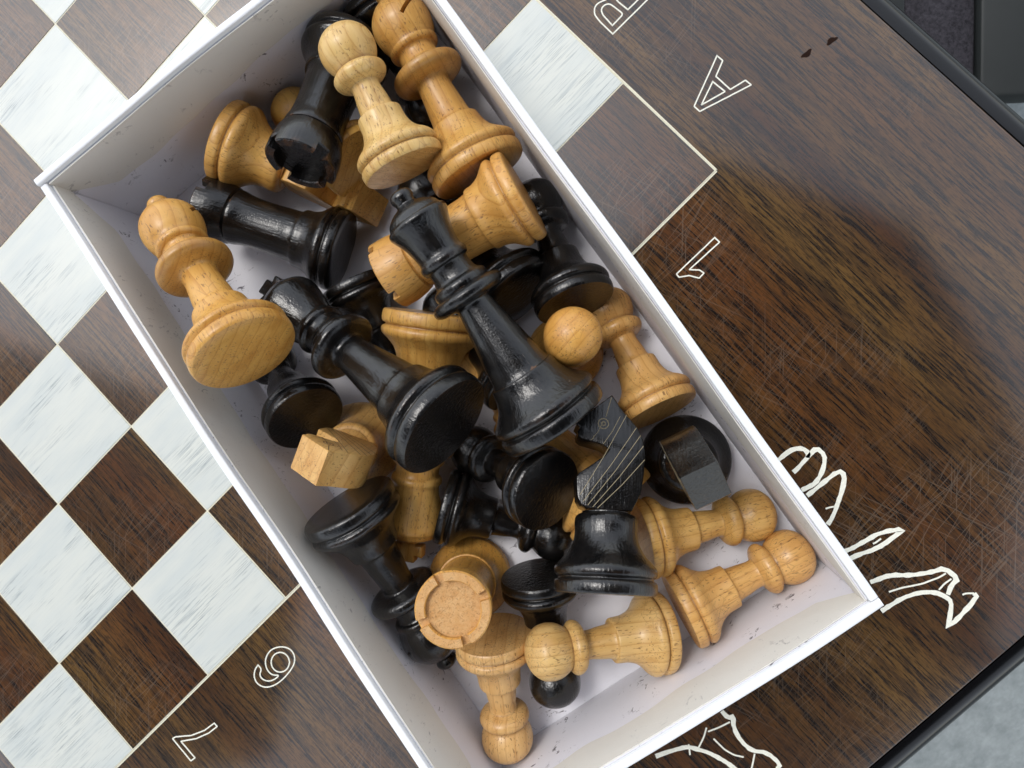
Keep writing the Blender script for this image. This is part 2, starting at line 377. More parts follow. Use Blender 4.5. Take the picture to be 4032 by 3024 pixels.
def rook_crown(t0, T=56.0, TN=52.8, DISH=52.6, NW=6):
    bm = bmesh.new(); seg = 96
    lathe(bm, refine([(t0, 10.0), (43.8, 10.3), (44.1, 11.0), (46.5, 11.75), (49, 12.2), (50.5, 12.35), (51.5, 12.4)]), seg)
    # battlements: four merlons with gaps; notch lowers the rim
    R1, R2 = 12.4, 9.0
    notch = lambda k: (k % 24) < NW
    P = lambda r, k, t: Vector((r * .001 * math.cos(k * 2 * math.pi / seg), r * .001 * math.sin(k * 2 * math.pi / seg), t * .001))
    q = lambda *pts: bm.faces.new([bm.verts.new(p) for p in pts])
    for k in range(seg):
        t = TN if notch(k) else T
        q(P(R1, k, 51.5), P(R1, k + 1, 51.5), P(R1, k + 1, t - .5), P(R1, k, t - .5))
        q(P(R1, k, t - .5), P(R1, k + 1, t - .5), P(R1 - .5, k + 1, t), P(R1 - .5, k, t))
        q(P(R1 - .5, k, t), P(R1 - .5, k + 1, t), P(R2 + .3, k + 1, t), P(R2 + .3, k, t))
        q(P(R2 + .3, k, t), P(R2 + .3, k + 1, t), P(R2, k + 1, t - (.4 if t == T else 0)), P(R2, k, t - (.4 if t == T else 0)))
        tt = t - (.4 if t == T else 0)
        q(P(R2, k, tt), P(R2, k + 1, tt), P(R2, k + 1, DISH), P(R2, k, DISH))
        q(P(R2, k, DISH), P(R2, k + 1, DISH), P(3, k + 1, DISH + .05), P(3, k, DISH + .05))
        bm.faces.new([bm.verts.new(p) for p in (P(3, k, DISH + .05), P(3, k + 1, DISH + .05), P(0, k, DISH + .1))])
        if notch(k) != notch(k + 1):
            kk = k + 1
            q(P(R1, kk, TN - .5), P(R1 - .5, kk, TN), P(R1 - .5, kk, T), P(R1, kk, T - .5))
            q(P(R1 - .5, kk, TN), P(R2, kk, TN), P(R2, kk, T - .4), P(R1 - .5, kk, T))
    bmesh.ops.remove_doubles(bm, verts=bm.verts, dist=2e-6)
    return finish(bm, 'rook_crown', 34)
def bishop_head(pr):
    bm = bmesh.new(); lathe(bm, refine(pr, .9), 96)
    # cap both ends so that the cutter sees a solid
    bmesh.ops.holes_fill(bm, edges=[e for e in bm.edges if e.is_boundary]); 
    me = finish(bm, 'bishop_head', 40)
    o = bpy.data.objects.new('tmp', me); COL.objects.link(o)
    cb = bmesh.new(); box_bm(cb, -.0005, .0115, -.02, .02, -.0007, .0007)
    cm = finish(cb, 'cut'); c = bpy.data.objects.new('cut', cm); COL.objects.link(c)
    c.matrix_world = Matrix.Translation((.0012, 0, .0585)) @ Matrix.Rotation(math.radians(-38), 4, 'Y')
    md = o.modifiers.new('b', 'BOOLEAN'); md.object = c; md.operation = 'DIFFERENCE'; md.solver = 'EXACT'
    dg = bpy.context.evaluated_depsgraph_get(); dg.update()
    out = bpy.data.meshes.new_from_object(o.evaluated_get(dg)); out.name = 'bishop_head'
    bpy.data.objects.remove(o); bpy.data.objects.remove(c)
    out.set_sharp_from_angle(angle=math.radians(35))
    return out
KOUT = [(2485,2044),(2520,1975),(2532,1900),(2538,1812),(2529,1754),(2507,1706),(2484,1680),(2460,1653),(2438,1626),(2420,1596),(2403,1572),(2394,1580),(2362,1606),(2330,1632),(2296,1664),(2262,1690),(2258,1702),(2274,1718),(2264,1733),(2267,1750),(2283,1763),(2366,1783),(2392,1801),(2375,1828),(2330,1862),(2273,1903),(2263,1917),(2266,1960),(2270,2000),(2285,2028),(2312,2041)]
def kxy(px, py): return ((px - 2392) * 8.25e-5, (2044 - py) * 8.25e-5 + .0262)
def knight_head():
    bm = bmesh.new(); h = .0060
    pts = [kxy(*p) for p in KOUT]
    f = bm.faces.new([bm.verts.new((x, -h, z)) for x, z in pts])
    r = bmesh.ops.extrude_face_region(bm, geom=[f])
    bmesh.ops.translate(bm, verts=[v for v in r['geom'] if isinstance(v, bmesh.types.BMVert)], vec=(0, 2 * h, 0))
    es = [e for e in bm.edges if abs(abs(e.verts[0].co.y) - h) < 1e-6 and abs(e.verts[0].co.y - e.verts[1].co.y) < 1e-6]
    bmesh.ops.bevel(bm, geom=es, offset=.0005, segments=2, profile=.5, affect='EDGES')
    return finish(bm, 'knight_head', 24)
def ribbon(bm, pts, wd, z0, z1, f):
    """a raised line of rectangular section following pts, in the plane mapping f(u, v, height)"""
    n = len(pts); P = [Vector(p) for p in pts]; closed = (P[0] - P[-1]).length < 1e-7
    if closed: P = P[:-1]; n -= 1
    L, Rr = [], []
    for i in range(n):
        a = P[i - 1] if (i > 0 or closed) else P[i]; b = P[(i + 1) % n] if (i < n - 1 or closed) else P[i]
        d1 = (P[i] - a).normalized() if (P[i] - a).length > 1e-9 else None; d2 = (b - P[i]).normalized() if (b - P[i]).length > 1e-9 else None
        d1 = d1 or d2; d2 = d2 or d1
        nn = Vector((-(d1 + d2).y, (d1 + d2).x)); nn = nn.normalized() if nn.length > 1e-6 else Vector((-d1.y, d1.x))
        k = 1 / max(.55, nn.dot(Vector((-d1.y, d1.x)))); wi = (wd[i] if hasattr(wd, '__len__') else wd) / 2 * k
        L.append(P[i] + nn * wi); Rr.append(P[i] - nn * wi)
    V = [[bm.verts.new(f(q.x, q.y, zz)) for q in S] for S, zz in ((L, z1), (Rr, z1), (L, z0), (Rr, z0))]
    for i in range(n if closed else n - 1):
        j = (i + 1) % n
        bm.faces.new((V[0][i], V[0][j], V[1][j], V[1][i]))
        bm.faces.new((V[2][i], V[2][j], V[0][j], V[0][i])); bm.faces.new((V[1][i], V[1][j], V[3][j], V[3][i]))
def knight_marks(which):
    bm = bmesh.new()
    def g(poly, wd):
        for sgn in (1, -1):
            ribbon(bm, [kxy(*p) for p in poly], wd, .0059, .00604, lambda u, v, hh: (u, sgn * hh, v))
    if which == 'mane':
        for a, b in (((2280, 1990), (2462, 1657)), ((2292, 2016), (2502, 1708)), ((2310, 2030), (2520, 1738)), ((2330, 2036), (2530, 1782)), ((2368, 1782), (2436, 1664)), ((2322, 1765), (2366, 1690)), ((2348, 2040), (2535, 1838)), ((2318, 1768), (2330, 1748))):
            mid = ((a[0] + b[0]) / 2 + 3, (a[1] + b[1]) / 2 + 4)
            g([a, mid, b], .0002)
        g([(2378, 1668), (2400, 1585)], .0003)
    else:
        for rr in (21, 8): g([(2368 + rr * math.cos(t * math.pi / 9), 1697 + rr * math.sin(t * math.pi / 9)) for t in range(19)], .00035)
    return finish(bm, 'knight_' + which)
def cross_mesh():
    bm = bmesh.new(); out = [(-3.6, 88.7), (3.6, 88.7), (2.2, 91.2), (5.6, 90.7), (6.0, 95.6), (2.6, 94.8), (3.1, 97.9), (-3.1, 97.9), (-2.6, 94.8), (-6.0, 95.6), (-5.6, 90.7), (-2.2, 91.2)]
    out = [(x, z - 2.9) for x, z in out]
    f = bm.faces.new([bm.verts.new((x * .001, -.0026, z * .001)) for x, z in out])
    r = bmesh.ops.extrude_face_region(bm, geom=[f]); bmesh.ops.translate(bm, verts=[v for v in r['geom'] if isinstance(v, bmesh.types.BMVert)], vec=(0, .0052, 0))
    bmesh.ops.bevel(bm, geom=list(bm.edges), offset=.0007, segments=2, profile=.5, affect='EDGES')
    return finish(bm, 'king_finial', 30)
def proto(kind):
    if kind in PROTO: return PROTO[kind]
    P = spline(chaikin(PR[kind], 1)); P = [(max(P[k][0], 0), P[k][1]) for k in range(len(P))]; parts = []; t0 = 0
    for nm, t1 in SPLIT[kind]:
        pr = sub(P, t0, t1)
        if t0 == 0: me = base_mesh(kind, refine(pr))
        elif kind == 'rook' and nm == 'crown': me = rook_crown(t0)
        elif kind == 'bishop' and nm == 'head': me = bishop_head(pr)
        elif kind == 'king' and nm == 'finial': me = cross_mesh()
        else:
            bm = bmesh.new(); lathe(bm, refine(pr)); me = finish(bm, kind + '_' + nm, 50)
        parts.append((nm, me, None)); t0 = t1
    if kind == 'knight':
        bm = bmesh.new(); bm.from_mesh(parts[0][1]); bmesh.ops.holes_fill(bm, edges=[e for e in bm.edges if e.is_boundary]); bm.to_mesh(parts[0][1]); bm.free()
        parts.append(('head', knight_head(), None))
        parts.append(('eye', knight_marks('eye'), 'head')); parts.append(('mane', knight_marks('mane'), 'head'))
    PROTO[kind] = parts
    return parts
MESHCACHE = {}
def mesh_for(kind, nm, me, colr):
    key = (kind, nm, colr)
    if key not in MESHCACHE:
        c = rook_crown(43.5, 55.8, 53.5, 53.4, 4) if (kind, nm, colr) == ('rook', 'crown', 'w') else me.copy(); c.materials.clear()
        if nm in ('eye', 'mane'): c.materials.append(M['scored'] if colr == 'b' else M['groove'])
        else:
            fl = 'flat' if (kind, nm) == ('knight', 'head') else ''
            c.materials.append(M['beech' + fl] if colr == 'w' else M['black' + fl])
            if nm == 'crown' and kind == 'rook' and colr == 'w':
                c.materials.append(M['top'])
                for p in c.polygons:
                    if p.normal.z > .9 and p.center.z > .0528: p.material_index = 1
            if nm in ('base', 'pedestal'): c.materials.append(M['end'] if colr == 'w' else M['blackdull'])
        MESHCACHE[key] = c
    return MESHCACHE[key]
ENG = {'w': 'pale wooden', 'b': 'black'}
def piece(kind, colr, B, T, label, tint=(1, 1, 1), ref=(1, 0, 0), nm=None):
    B = Vector(B) * .001; T = Vector(T) * .001; z = (T - B).normalized(); ref = Vector(ref)
    x = (ref - z * ref.dot(z)).normalized(); y = z.cross(x)
    mtx = Matrix(((x.x, y.x, z.x, B.x), (x.y, y.y, z.y, B.y), (x.z, y.z, z.z, B.z), (0, 0, 0, 1)))
    root = empty(('pale_' if colr == 'w' else 'black_') + kind, label, 'chess piece', ('pale wooden ' if colr == 'w' else 'black wooden ') + kind + 's in the box' if kind != 'king' and kind != 'queen' else None, mtx)
    made = {}
    for pn, me, par in proto(kind):
        o = link(pn, mesh_for(kind, pn, me, colr), made[par] if par else root)
        o.color = (*tint, 1); made[pn] = o
    return root

PIECES = [
 ('bishop', 'w', (-54.57, -66.54, 33.41), (-126.3, -44.77, 35.78), 'y', (0.272, 0.775, -0.101), 'large pale bishop with a slit in its head, cut off by the top edge'),
 ('pawn', 'w', (-70.13, -84.14, 46.75), (-119.55, -67.02, 51.34), 'p', (1, 0.2, 0), 'pale pawn lying on the black rook at the top, base towards the bishop'),
 ('rook', 'b', (-127.57, -66.9, 24.89), (-97.93, -108.8, 47.31), 'b', (-0.713, 0.701, -0.006), 'black rook under the top pawn with its notched crown turned to the viewer'),
 ('knight', 'w', (-139.26, -125.14, 24.92), (-80.62, -102.35, 8.6), 'y', (-0.15, -0.15, -1), 'pale knight lying on its side by the upper left wall under the black rook'),
 ('pawn', 'w', (-92.56, -94.31, 25.37), (-142.08, -99.75, 8.79), 'y', (1, 0.2, 0), 'pale pawn mostly hidden beneath the black rook, only its head and foot showing'),
 ('bishop', 'w', (-58.34, -162.16, 65.55), (-130.04, -155.24, 44.67), 'o', (0.3, 0.3, -1), 'orange-tinted bishop leaning on the left wall with its grained underside showing'),
 ('rook', 'b', (-78.49, -123.75, 16.3), (-127.83, -148.95, 24.42), 'b', (-0.3, 0.4, 1), 'black rook lying on the box floor by the left pale bishop, foot to the right'),
 ('king', 'b', (3.25, -133.08, 57.61), (-85.3, -151.85, 28.8), 'b', (-0.296, 1.125, -0.085), 'black king with a blocky finial, its round underside facing the viewer'),
 ('pawn', 'b', (-66.66, -128.21, 15.67), (-17.65, -146.08, 9.84), 'b', (1, 0.2, 0), 'black pawn with its foot up between the lying rook and the black king'),
 ('rook', 'w', (-35.68, -61.84, 43.28), (-51.72, -115.1, 36.79), 'y', (0.6, 0.4, -0.6), 'pale rook lying under the black queen, its foot towards the right wall'),
 ('queen', 'b', (27.08, -108.04, 48.36), (-59.85, -91.01, 64.25), 'b', (1, 0.2, 0), 'black queen with a small ball finial lying across the top of the pile'),
 ('king', 'w', (-33.25, -113.56, 26.56), (24.73, -188.2, 16.89), 'y', (1, 0, 0), 'large pale king lying foot up beneath the black king, crown pointing down'),
 ('bishop', 'b', (-15.73, -88.39, 25.63), (-87.99, -84.36, 5.96), 'b', (1, 0, 0), 'black bishop buried under the pale rook and the black queen'),
 ('pawn', 'b', (6.54, -109.57, 22.88), (-43.57, -110.44, 7.25), 'b', (1, 0.2, 0), 'black pawn hidden under the black queen, a sliver visible beside the pale rook crown'),
 ('pawn', 'b', (1.77, -75.04, 30.47), (-44.43, -55.39, 15.14), 'b', (1, 0.2, 0), 'black pawn by the right wall above the two pale pawns'),
 ('pawn', 'w', (9.9, -90.89, 2.71), (10.28, -82.41, 54.52), 'o', (1, 0.2, 0), 'orange-tinted pawn standing upright with its round head facing the viewer'),
 ('pawn', 'w', (49.77, -80.62, 22.18), (1.9, -64.89, 7.43), 'm', (1, 0.2, 0), 'pale pawn lying along the right wall above the upright black knight'),
 ('knight', 'b', (76.99, -134.65, 51.18), (33.31, -90.72, 31.5), 'b', (0.695, 0.706, -0.132), 'black knight lying flat on the pile with its carved eye and mane lines showing'),
 ('knight', 'b', (70.32, -86.12, 3.52), (66.17, -85.84, 68.39), 'b', (-0.955, 0.299, 0.055), 'black knight standing on its foot by the right wall, seen from above'),
 ('pawn', 'w', (77.61, -118.14, 21.78), (105.83, -76.34, 7.23), 'm', (1, 0.2, 0), 'pale pawn partly under the head of the standing black knight'),
 ('pawn', 'w', (105.5, -125.33, 21.35), (122.08, -76.13, 13.6), 'm', (1, 0.2, 0), 'pale pawn in the right corner of the box with its head against the corner'),
 ('pawn', 'w', (108.18, -135.59, 17.82), (76.74, -173.02, 36.98), 'p', (1, 0.2, 0), 'pale pawn lying near the lower wall across the black pawn'),
 ('rook', 'w', (46.4, -178.92, 3.03), (46.45, -172.37, 58.64), 'o', (0.482, 0.917, -0.133), 'pale rook standing upright with its rough crown facing the viewer'),
 ('pawn', 'w', (65.46, -179.93, 26.11), (105.01, -212.44, 14.47), 'p', (1, 0.2, 0), 'pale pawn lying head down at the bottom of the box, foot under the standing rook'),
 ('pawn', 'b', (61.79, -153.49, 21.6), (102.94, -184.94, 13.04), 'b', (1, 0.2, 0), 'black pawn lying beneath a pale pawn near the lower wall, flat foot upwards'),
 ('pawn', 'b', (18.91, -163.78, 16.02), (63.84, -137.49, 9.15), 'b', (1, 0.2, 0), 'small black pawn lying left to right above the standing pale rook'),
 ('pawn', 'b', (41.42, -126.82, 40.29), (6.69, -144.08, 4.91), 'b', (1, 0.2, 0), 'black pawn whose foot rests against the left side of the flat black knight'),
 ('knight', 'w', (-22.46, -173.71, 3.15), (-14.88, -169.11, 67.54), 'm', (0.896, 0.412, -0.12), 'pale knight standing by the left wall with its sawn back facing the viewer'),
 ('pawn', 'b', (-38.02, -173.97, 32.62), (-83.23, -175.49, 5.97), 'b', (1, 0.2, 0), 'black pawn at the left wall just below the leaning orange bishop'),
 ('pawn', 'b', (-133.4, -49.67, 21.16), (-83.17, -63.8, 15.34), 'b', (1, 0.2, 0), 'black pawn hidden beneath the pale bishop at the top of the box'),
 ('bishop', 'b', (-4.4, -181.16, 40.81), (63.9, -203.37, 19.18), 'b', (-1.409, -0.005, 0.126), 'black bishop by the lower left wall with a ball tip, beside the standing pale rook'),
 ('queen', 'w', (64.4, -117.27, 19.37), (-24.99, -118.08, 8.95), 'y', (1, 0.2, 0), 'pale queen buried under the black queen and the flat black knight'),
]
TINT = {'y': (.67, .395, .105), 'o': (.67, .36, .085), 'p': (.72, .48, .185), 'm': (.69, .425, .135), 'b': (0, 0, 0)}
for kind, colr, B, T, tint, ref, label in PIECES:
    t = [c * random.uniform(.96, 1.04) for c in TINT[tint]]
    piece(kind, colr, B, T, label, t, ref)

# ------------------------------------------------------------------ cardboard box
CX, CY, A = -0.01307, -0.12627, -0.16353
W2, L2, H = 0.1488 / 2, 0.2717 / 2, 0.0579
bmx = Matrix.Translation((CX, CY, .0004)) @ Matrix.Rotation(A, 4, 'Z')
box = empty('cardboard_box', 'open white cardboard box lid full of loose chess pieces on the board', 'box', None, bmx)
TH = .0027
bm = bmesh.new(); box_bm(bm, -L2 + .001, L2 - .001, -W2 + .001, W2 - .001, 0, .0016, .0004)
link('box_floor', finish(bm, 'box_floor'), box, M['liner'])
def wall(p0, p1, inward, seed):
    """one side wall from p0 to p1 (outer corners), slightly bowed, with a rolled top edge, a cream paper fold and a liner sheet"""
    rnd = random.Random(seed)
    d = (p1 - p0); Lw = d.length; d.normalize(); n = Vector(inward)
    N = 40; bow = rnd.choice((-1, 1)) * rnd.uniform(.0004, .0009)
    ph = rnd.uniform(0, 6)
    def off(s): return bow * math.sin(math.pi * s / Lw) + .00018 * math.sin(s * 60 + ph)
    def top(s): return H + .0005 * math.sin(s * 38 + ph) + .0002 * math.sin(s * 91 + ph * 2)
    sec = [(0, 0.0)] + [(0, H * k / 6) for k in range(1, 6)]
    # cross-section (inward distance, height fraction / offset from top)
    arc = [(TH / 2 - TH / 2 * math.copysign(abs(math.cos(a)) ** .55, math.cos(a)), -TH / 2 * .6 + TH / 2 * .6 * math.sin(a) ** .7) for a in [math.pi * k / 10 for k in range(11)]]
    bm = bmesh.new(); rows = []
    for i in range(N + 1):
        s = Lw * i / N; q = p0 + d * s + n * off(s); tp = top(s); row = []
        for (u, hh) in [(0, 0), (0, .02), (0, .04)]: row.append(bm.verts.new((q + n * u).to_3d() + Vector((0, 0, hh))))
        for u, dh in arc: row.append(bm.verts.new((q + n * u).to_3d() + Vector((0, 0, tp + dh))))
        for hh in (.04, .02, .0018): row.append(bm.verts.new((q + n * (TH - (0 if hh > .03 else 0))).to_3d() + Vector((0, 0, hh))))
        rows.append(row)
    for A_, B_ in zip(rows, rows[1:]):
        for k in range(len(A_) - 1): bm.faces.new((A_[k], B_[k], B_[k + 1], A_[k + 1]))
    bm.faces.new(rows[0]); bm.faces.new(rows[-1][::-1])
    wl = link('side_wall', finish(bm, 'side_wall', 60), box, M['card'])
    def sheet(name, hi, lo, dist, mat, par, e0, e1, M_=60):
        bm = bmesh.new(); F, Bk = [], []
        for i in range(M_ + 1):
            s = e0 + (Lw - e0 - e1) * i / M_; q = p0 + d * s + n * (off(s) + TH + dist)
            h1, h0 = hi(s), lo(s); fr, bk = [], []
            for k in range(5):
                hh = h0 + (h1 - h0) * k / 4; wv = .00018 * math.sin(s * 45 + hh * 130 + ph)
                fr.append(bm.verts.new((q + n * (.00035 + wv * .6)).to_3d() + Vector((0, 0, hh)))); bk.append(bm.verts.new((q).to_3d() + Vector((0, 0, hh))))
            F.append(fr); Bk.append(bk)
        for i in range(M_):
            for k in range(4): bm.faces.new((F[i][k], F[i + 1][k], F[i + 1][k + 1], F[i][k + 1]))
            bm.faces.new((F[i][0], Bk[i][0], Bk[i + 1][0], F[i + 1][0])); bm.faces.new((F[i][4], F[i + 1][4], Bk[i + 1][4], Bk[i][4]))
        for i in (0, M_):
            for k in range(4): bm.faces.new((F[i][k], F[i][k + 1], Bk[i][k + 1], Bk[i][k]))
        return link(name, finish(bm, name, 60), par, mat)
    sheet('liner_sheet', lambda s: top(s) - .0022, lambda s: .0018, .0001, M['liner'], wl, E_LN[seed], E_LN[seed])
    dp = FLAP[seed]
    def lo(s):
        f = s / Lw; e = min(s - .004, Lw - .004 - s)
        cut = max(0, .011 - e) * .9 
        return H - dp(f) + .0004 * math.sin(s * 140 + ph) + .0003 * math.sin(s * 310 + ph) + cut
    sheet('folded_paper', lambda s: top(s) - .0019, lo, .00065, M['flap'], wl, E_LN[seed], E_LN[seed], 110)
E_LN = {1: .0001, 2: .0001, 3: TH + .0003, 4: TH + .0003}
FLAP = {1: lambda f: .0235, 2: lambda f: .024 + .001 * f, 3: lambda f: .0225 + .0022 * math.sin(f * 7), 4: lambda f: .0205 + .0013 * math.sin(f * 11) + .0008 * math.sin(f * 27)}
c = [Vector((-L2, -W2)), Vector((L2, -W2)), Vector((L2, W2)), Vector((-L2, W2))]
gp = Vector((TH + .0006, 0))
wall(c[0] + gp, c[1] - gp, (0, 1), 1)
wall(c[3] + gp, c[2] - gp, (0, -1), 2)
wall(c[0], c[3], (1, 0), 3)
wall(c[1], c[2], (-1, 0), 4)

# ------------------------------------------------------------------ the table with its inlaid board
S, SY = .05, .049
table = empty('chess_table', 'dark lacquered wooden table with inlaid chessboard of white and brown squares', 'table', None, Matrix.Identity(4))
TX0, TX1, TY0, TY1 = -.6015, .2015, -8 * SY - .081, .0812
ZT = -.0006
link('table_top', box_me('table_top', TX0, TX1, TY0, TY1, -.028, ZT, bev=.0009), table, M['rosewood'])
link('inlay_line', box_me('inlay_line', -8 * S - .0001, .0001, -8 * SY - .0001, .0001, ZT - .0002, -.00022), table, M['cream'])
sqm = {}
for dk in (0, 1):
    bm = bmesh.new(); g = .00028; box_bm(bm, -S + g, -g, -SY + g, -g, -.0008, 0, .00012, 1)
    me = finish(bm, 'square'); me.materials.append(M['darksq'] if dk else M['whitesq']); sqm[dk] = me
for i in range(8):
    for j in range(8):
        dk = (i + j) % 2 == 0
        o = link('dark_square' if dk else 'light_square', sqm[int(dk)], table); o.location = (-j * S, -i * SY, random.uniform(-.00004, .00004))
def mould(p0, p1, out):
    """rounded dark edge strip"""
    bm = bmesh.new(); n = Vector(out); wdt = .0112; pr = []
    for k in range(0, 15):
        a = math.pi / 2 - math.pi * k / 14
        pr.append((wdt * math.cos(a) ** .8 if a < 1.57 and a > -1.57 else 0, -.0125 + .0118 * math.sin(a)))
    pr = [(-.0002, pr[0][1])] + pr + [(-.0002, pr[-1][1])]
    R_ = []
    for p in (p0, p1):
        R_.append([bm.verts.new((p[0] + n.x * u, p[1] + n.y * u, h)) for u, h in pr])
    for k in range(len(pr) - 1): bm.faces.new((R_[0][k], R_[1][k], R_[1][k + 1], R_[0][k + 1]))
    bm.faces.new(R_[0]); bm.faces.new(R_[1][::-1])
    link('edge_moulding', finish(bm, 'edge_moulding', 50), table, M['mould'])
mould((TX0, TY1 + .0003), (TX1 + .0003, TY1 + .0003), (0, 1)); mould((TX1 + .0003, TY0), (TX1 + .0003, TY1 + .0003), (1, 0))
mould((TX0, TY0 - .0003), (TX1, TY0 - .0003), (0, -1)); mould((TX0 - .0003, TY0), (TX0 - .0003, TY1), (-1, 0))
bm = bmesh.new(); bmesh.ops.create_uvsphere(bm, u_segments=20, v_segments=10, radius=.0075); bmesh.ops.scale(bm, verts=bm.verts, vec=(1, 1, .0))
bm.free()
link('table_apron', box_me('table_apron', TX0 + .05, TX1 - .05, TY0 + .05, TY1 - .05, -.095, -.0285, bev=.002), table, M['blackpaint'])
for sx in (TX0 + .06, TX1 - .11):
    for sy in (TY0 + .06, TY1 - .11): link('leg', box_me('leg', sx, sx + .05, sy, sy + .05, -.75, -.0955, bev=.004), table, M['blackpaint'])
POLY = {
 'A': [[(-0.03107, 0.03136), (-0.02815, 0.03151), (-0.02573, 0.02554), (-0.01816, 0.02566), (-0.01652, 0.0319), (-0.01366, 0.03208), (-0.02057, 0.01203), (-0.02353, 0.01197), (-0.03107, 0.03136)], [(-0.02517, 0.02334), (-0.01904, 0.02379), (-0.02192, 0.01423), (-0.02517, 0.02334)]],
 'B': [[(-0.0667, 0.01075), (-0.07404, 0.01083), (-0.07749, 0.01137), (-0.07941, 0.01326), (-0.07964, 0.01521), (-0.07892, 0.01713), (-0.07809, 0.01857), (-0.07912, 0.01996), (-0.08063, 0.02219), (-0.08016, 0.0251), (-0.07756, 0.02702), (-0.07247, 0.02722), (-0.06611, 0.03096), (-0.0667, 0.01075)], [(-0.06916, 0.01301), (-0.07515, 0.01343), (-0.07709, 0.01459), (-0.07724, 0.01661), (-0.07614, 0.01815), (-0.07424, 0.01853), (-0.06918, 0.01893), (-0.06916, 0.01301)], [(-0.06909, 0.0213), (-0.07477, 0.02092), (-0.07691, 0.0219), (-0.07704, 0.02427), (-0.07525, 0.02549), (-0.06886, 0.02812), (-0.06909, 0.0213)]],
 '1': [[(0.01818, -0.01815), (0.02073, -0.01812), (0.02013, -0.03347), (0.02303, -0.03086), (0.02505, -0.03053), (0.02516, -0.03317), (0.02176, -0.03507), (0.01943, -0.03825), (0.01788, -0.03804), (0.01818, -0.01815)]],
 '6': [[(0.01184, -0.27431), (0.01235, -0.27681), (0.01413, -0.27918), (0.0171, -0.28021), (0.02029, -0.27904), (0.02247, -0.27602), (0.02357, -0.27108), (0.02309, -0.26462), (0.02175, -0.26091), (0.01897, -0.25883), (0.0157, -0.25903), (0.01286, -0.26136), (0.01104, -0.26514), (0.0116, -0.26888), (0.01334, -0.2713), (0.01622, -0.27285), (0.01929, -0.27244), (0.02123, -0.27006), (0.02114, -0.27297), (0.01993, -0.27566), (0.01749, -0.27713), (0.01514, -0.27671), (0.01418, -0.27429), (0.01184, -0.27431)], [(0.02035, -0.26293), (0.0215, -0.26485), (0.02161, -0.26709), (0.02065, -0.26906), (0.01886, -0.27021), (0.01674, -0.27025), (0.01484, -0.26916), (0.01368, -0.26723), (0.01358, -0.26498), (0.01455, -0.26303), (0.01634, -0.26188), (0.01846, -0.26184), (0.02035, -0.26293)]],
 '7': [[(0.01641, -0.30662), (0.01831, -0.30657), (0.01777, -0.31151), (0.01574, -0.31748), (0.01195, -0.32371), (0.0212, -0.32377), (0.02089, -0.32614), (0.00857, -0.32583), (0.00898, -0.32417), (0.01317, -0.31849), (0.0157, -0.31211), (0.01641, -0.30662)]],
 'm1': [[(0.09569, -0.0634), (0.09584, -0.05755), (0.09644, -0.05427), (0.09868, -0.05156), (0.10136, -0.0514), (0.10249, -0.05286)], [(0.1028, -0.0605), (0.1029, -0.0585), (0.10262, -0.05613), (0.10229, -0.05232), (0.10187, -0.04786), (0.10604, -0.04765), (0.10866, -0.05056), (0.11041, -0.05401), (0.11128, -0.05764), (0.11067, -0.06018), (0.10972, -0.06309)], [(0.11258, -0.0631), (0.11283, -0.06055), (0.11302, -0.05656), (0.11354, -0.04807), (0.11636, -0.04774), (0.11956, -0.05191), (0.12209, -0.0568), (0.12483, -0.06224), (0.12551, -0.06533)]],
 'm3': [[(0.13663, -0.06862), (0.13802, -0.06483), (0.139, -0.05996), (0.14057, -0.05332), (0.14509, -0.04658), (0.14487, -0.0521), (0.14401, -0.05872), (0.14104, -0.06538), (0.14016, -0.06863)]],
 'm4': [[(0.15141, -0.06938), (0.15217, -0.0674), (0.1543, -0.06201), (0.15937, -0.05684), (0.1633, -0.05065), (0.1651, -0.04641), (0.17122, -0.04577), (0.17126, -0.04912), (0.17302, -0.05249)], [(0.16179, -0.07409), (0.16217, -0.07174), (0.16316, -0.06527), (0.16557, -0.05956), (0.16925, -0.05513), (0.17308, -0.05356), (0.17564, -0.0534), (0.1784, -0.05643), (0.18216, -0.06177), (0.18057, -0.04568), (0.17869, -0.04549)]],
 'm5': [[(0.15046, -0.14429), (0.15388, -0.1444), (0.15484, -0.14248), (0.15788, -0.14545), (0.16351, -0.14703), (0.16883, -0.14652), (0.17285, -0.14263), (0.17953, -0.1421), (0.17968, -0.14437), (0.18783, -0.14531)]],
 'm6': [[(0.14671, -0.17571), (0.1483, -0.17136), (0.15057, -0.16624), (0.15223, -0.16347), (0.15537, -0.16145), (0.1585, -0.15943), (0.16272, -0.15777), (0.16729, -0.15649), (0.1719, -0.15598), (0.1799, -0.15882)]],
 'd': [[(0.12072, -0.06168), (0.12136, -0.06023), (0.12219, -0.05897)], [(0.14173, -0.05853), (0.14211, -0.0572), (0.14224, -0.05509)], [(0.15841, -0.06705), (0.1604, -0.06257), (0.16416, -0.05616), (0.16637, -0.05032), (0.16688, -0.04749)], [(0.16966, -0.05353), (0.1693, -0.05052), (0.16962, -0.04752)], [(0.17636, -0.04881), (0.17694, -0.04741), (0.17869, -0.04549)], [(0.1513, -0.15308), (0.15329, -0.15649), (0.15499, -0.16107)], [(0.15278, -0.15381), (0.15434, -0.14955), (0.15552, -0.14494)], [(0.15604, -0.15411), (0.16177, -0.15396), (0.16564, -0.15271), (0.16854, -0.15053)], [(0.17025, -0.14649), (0.17396, -0.15191)], [(0.15147, -0.16272), (0.15487, -0.16533)]],
}
LBL = {'A': 'engraved letter A', 'B': 'engraved letter B', '1': 'engraved figure 1', '6': 'engraved figure 6', '7': 'engraved figure 7'}
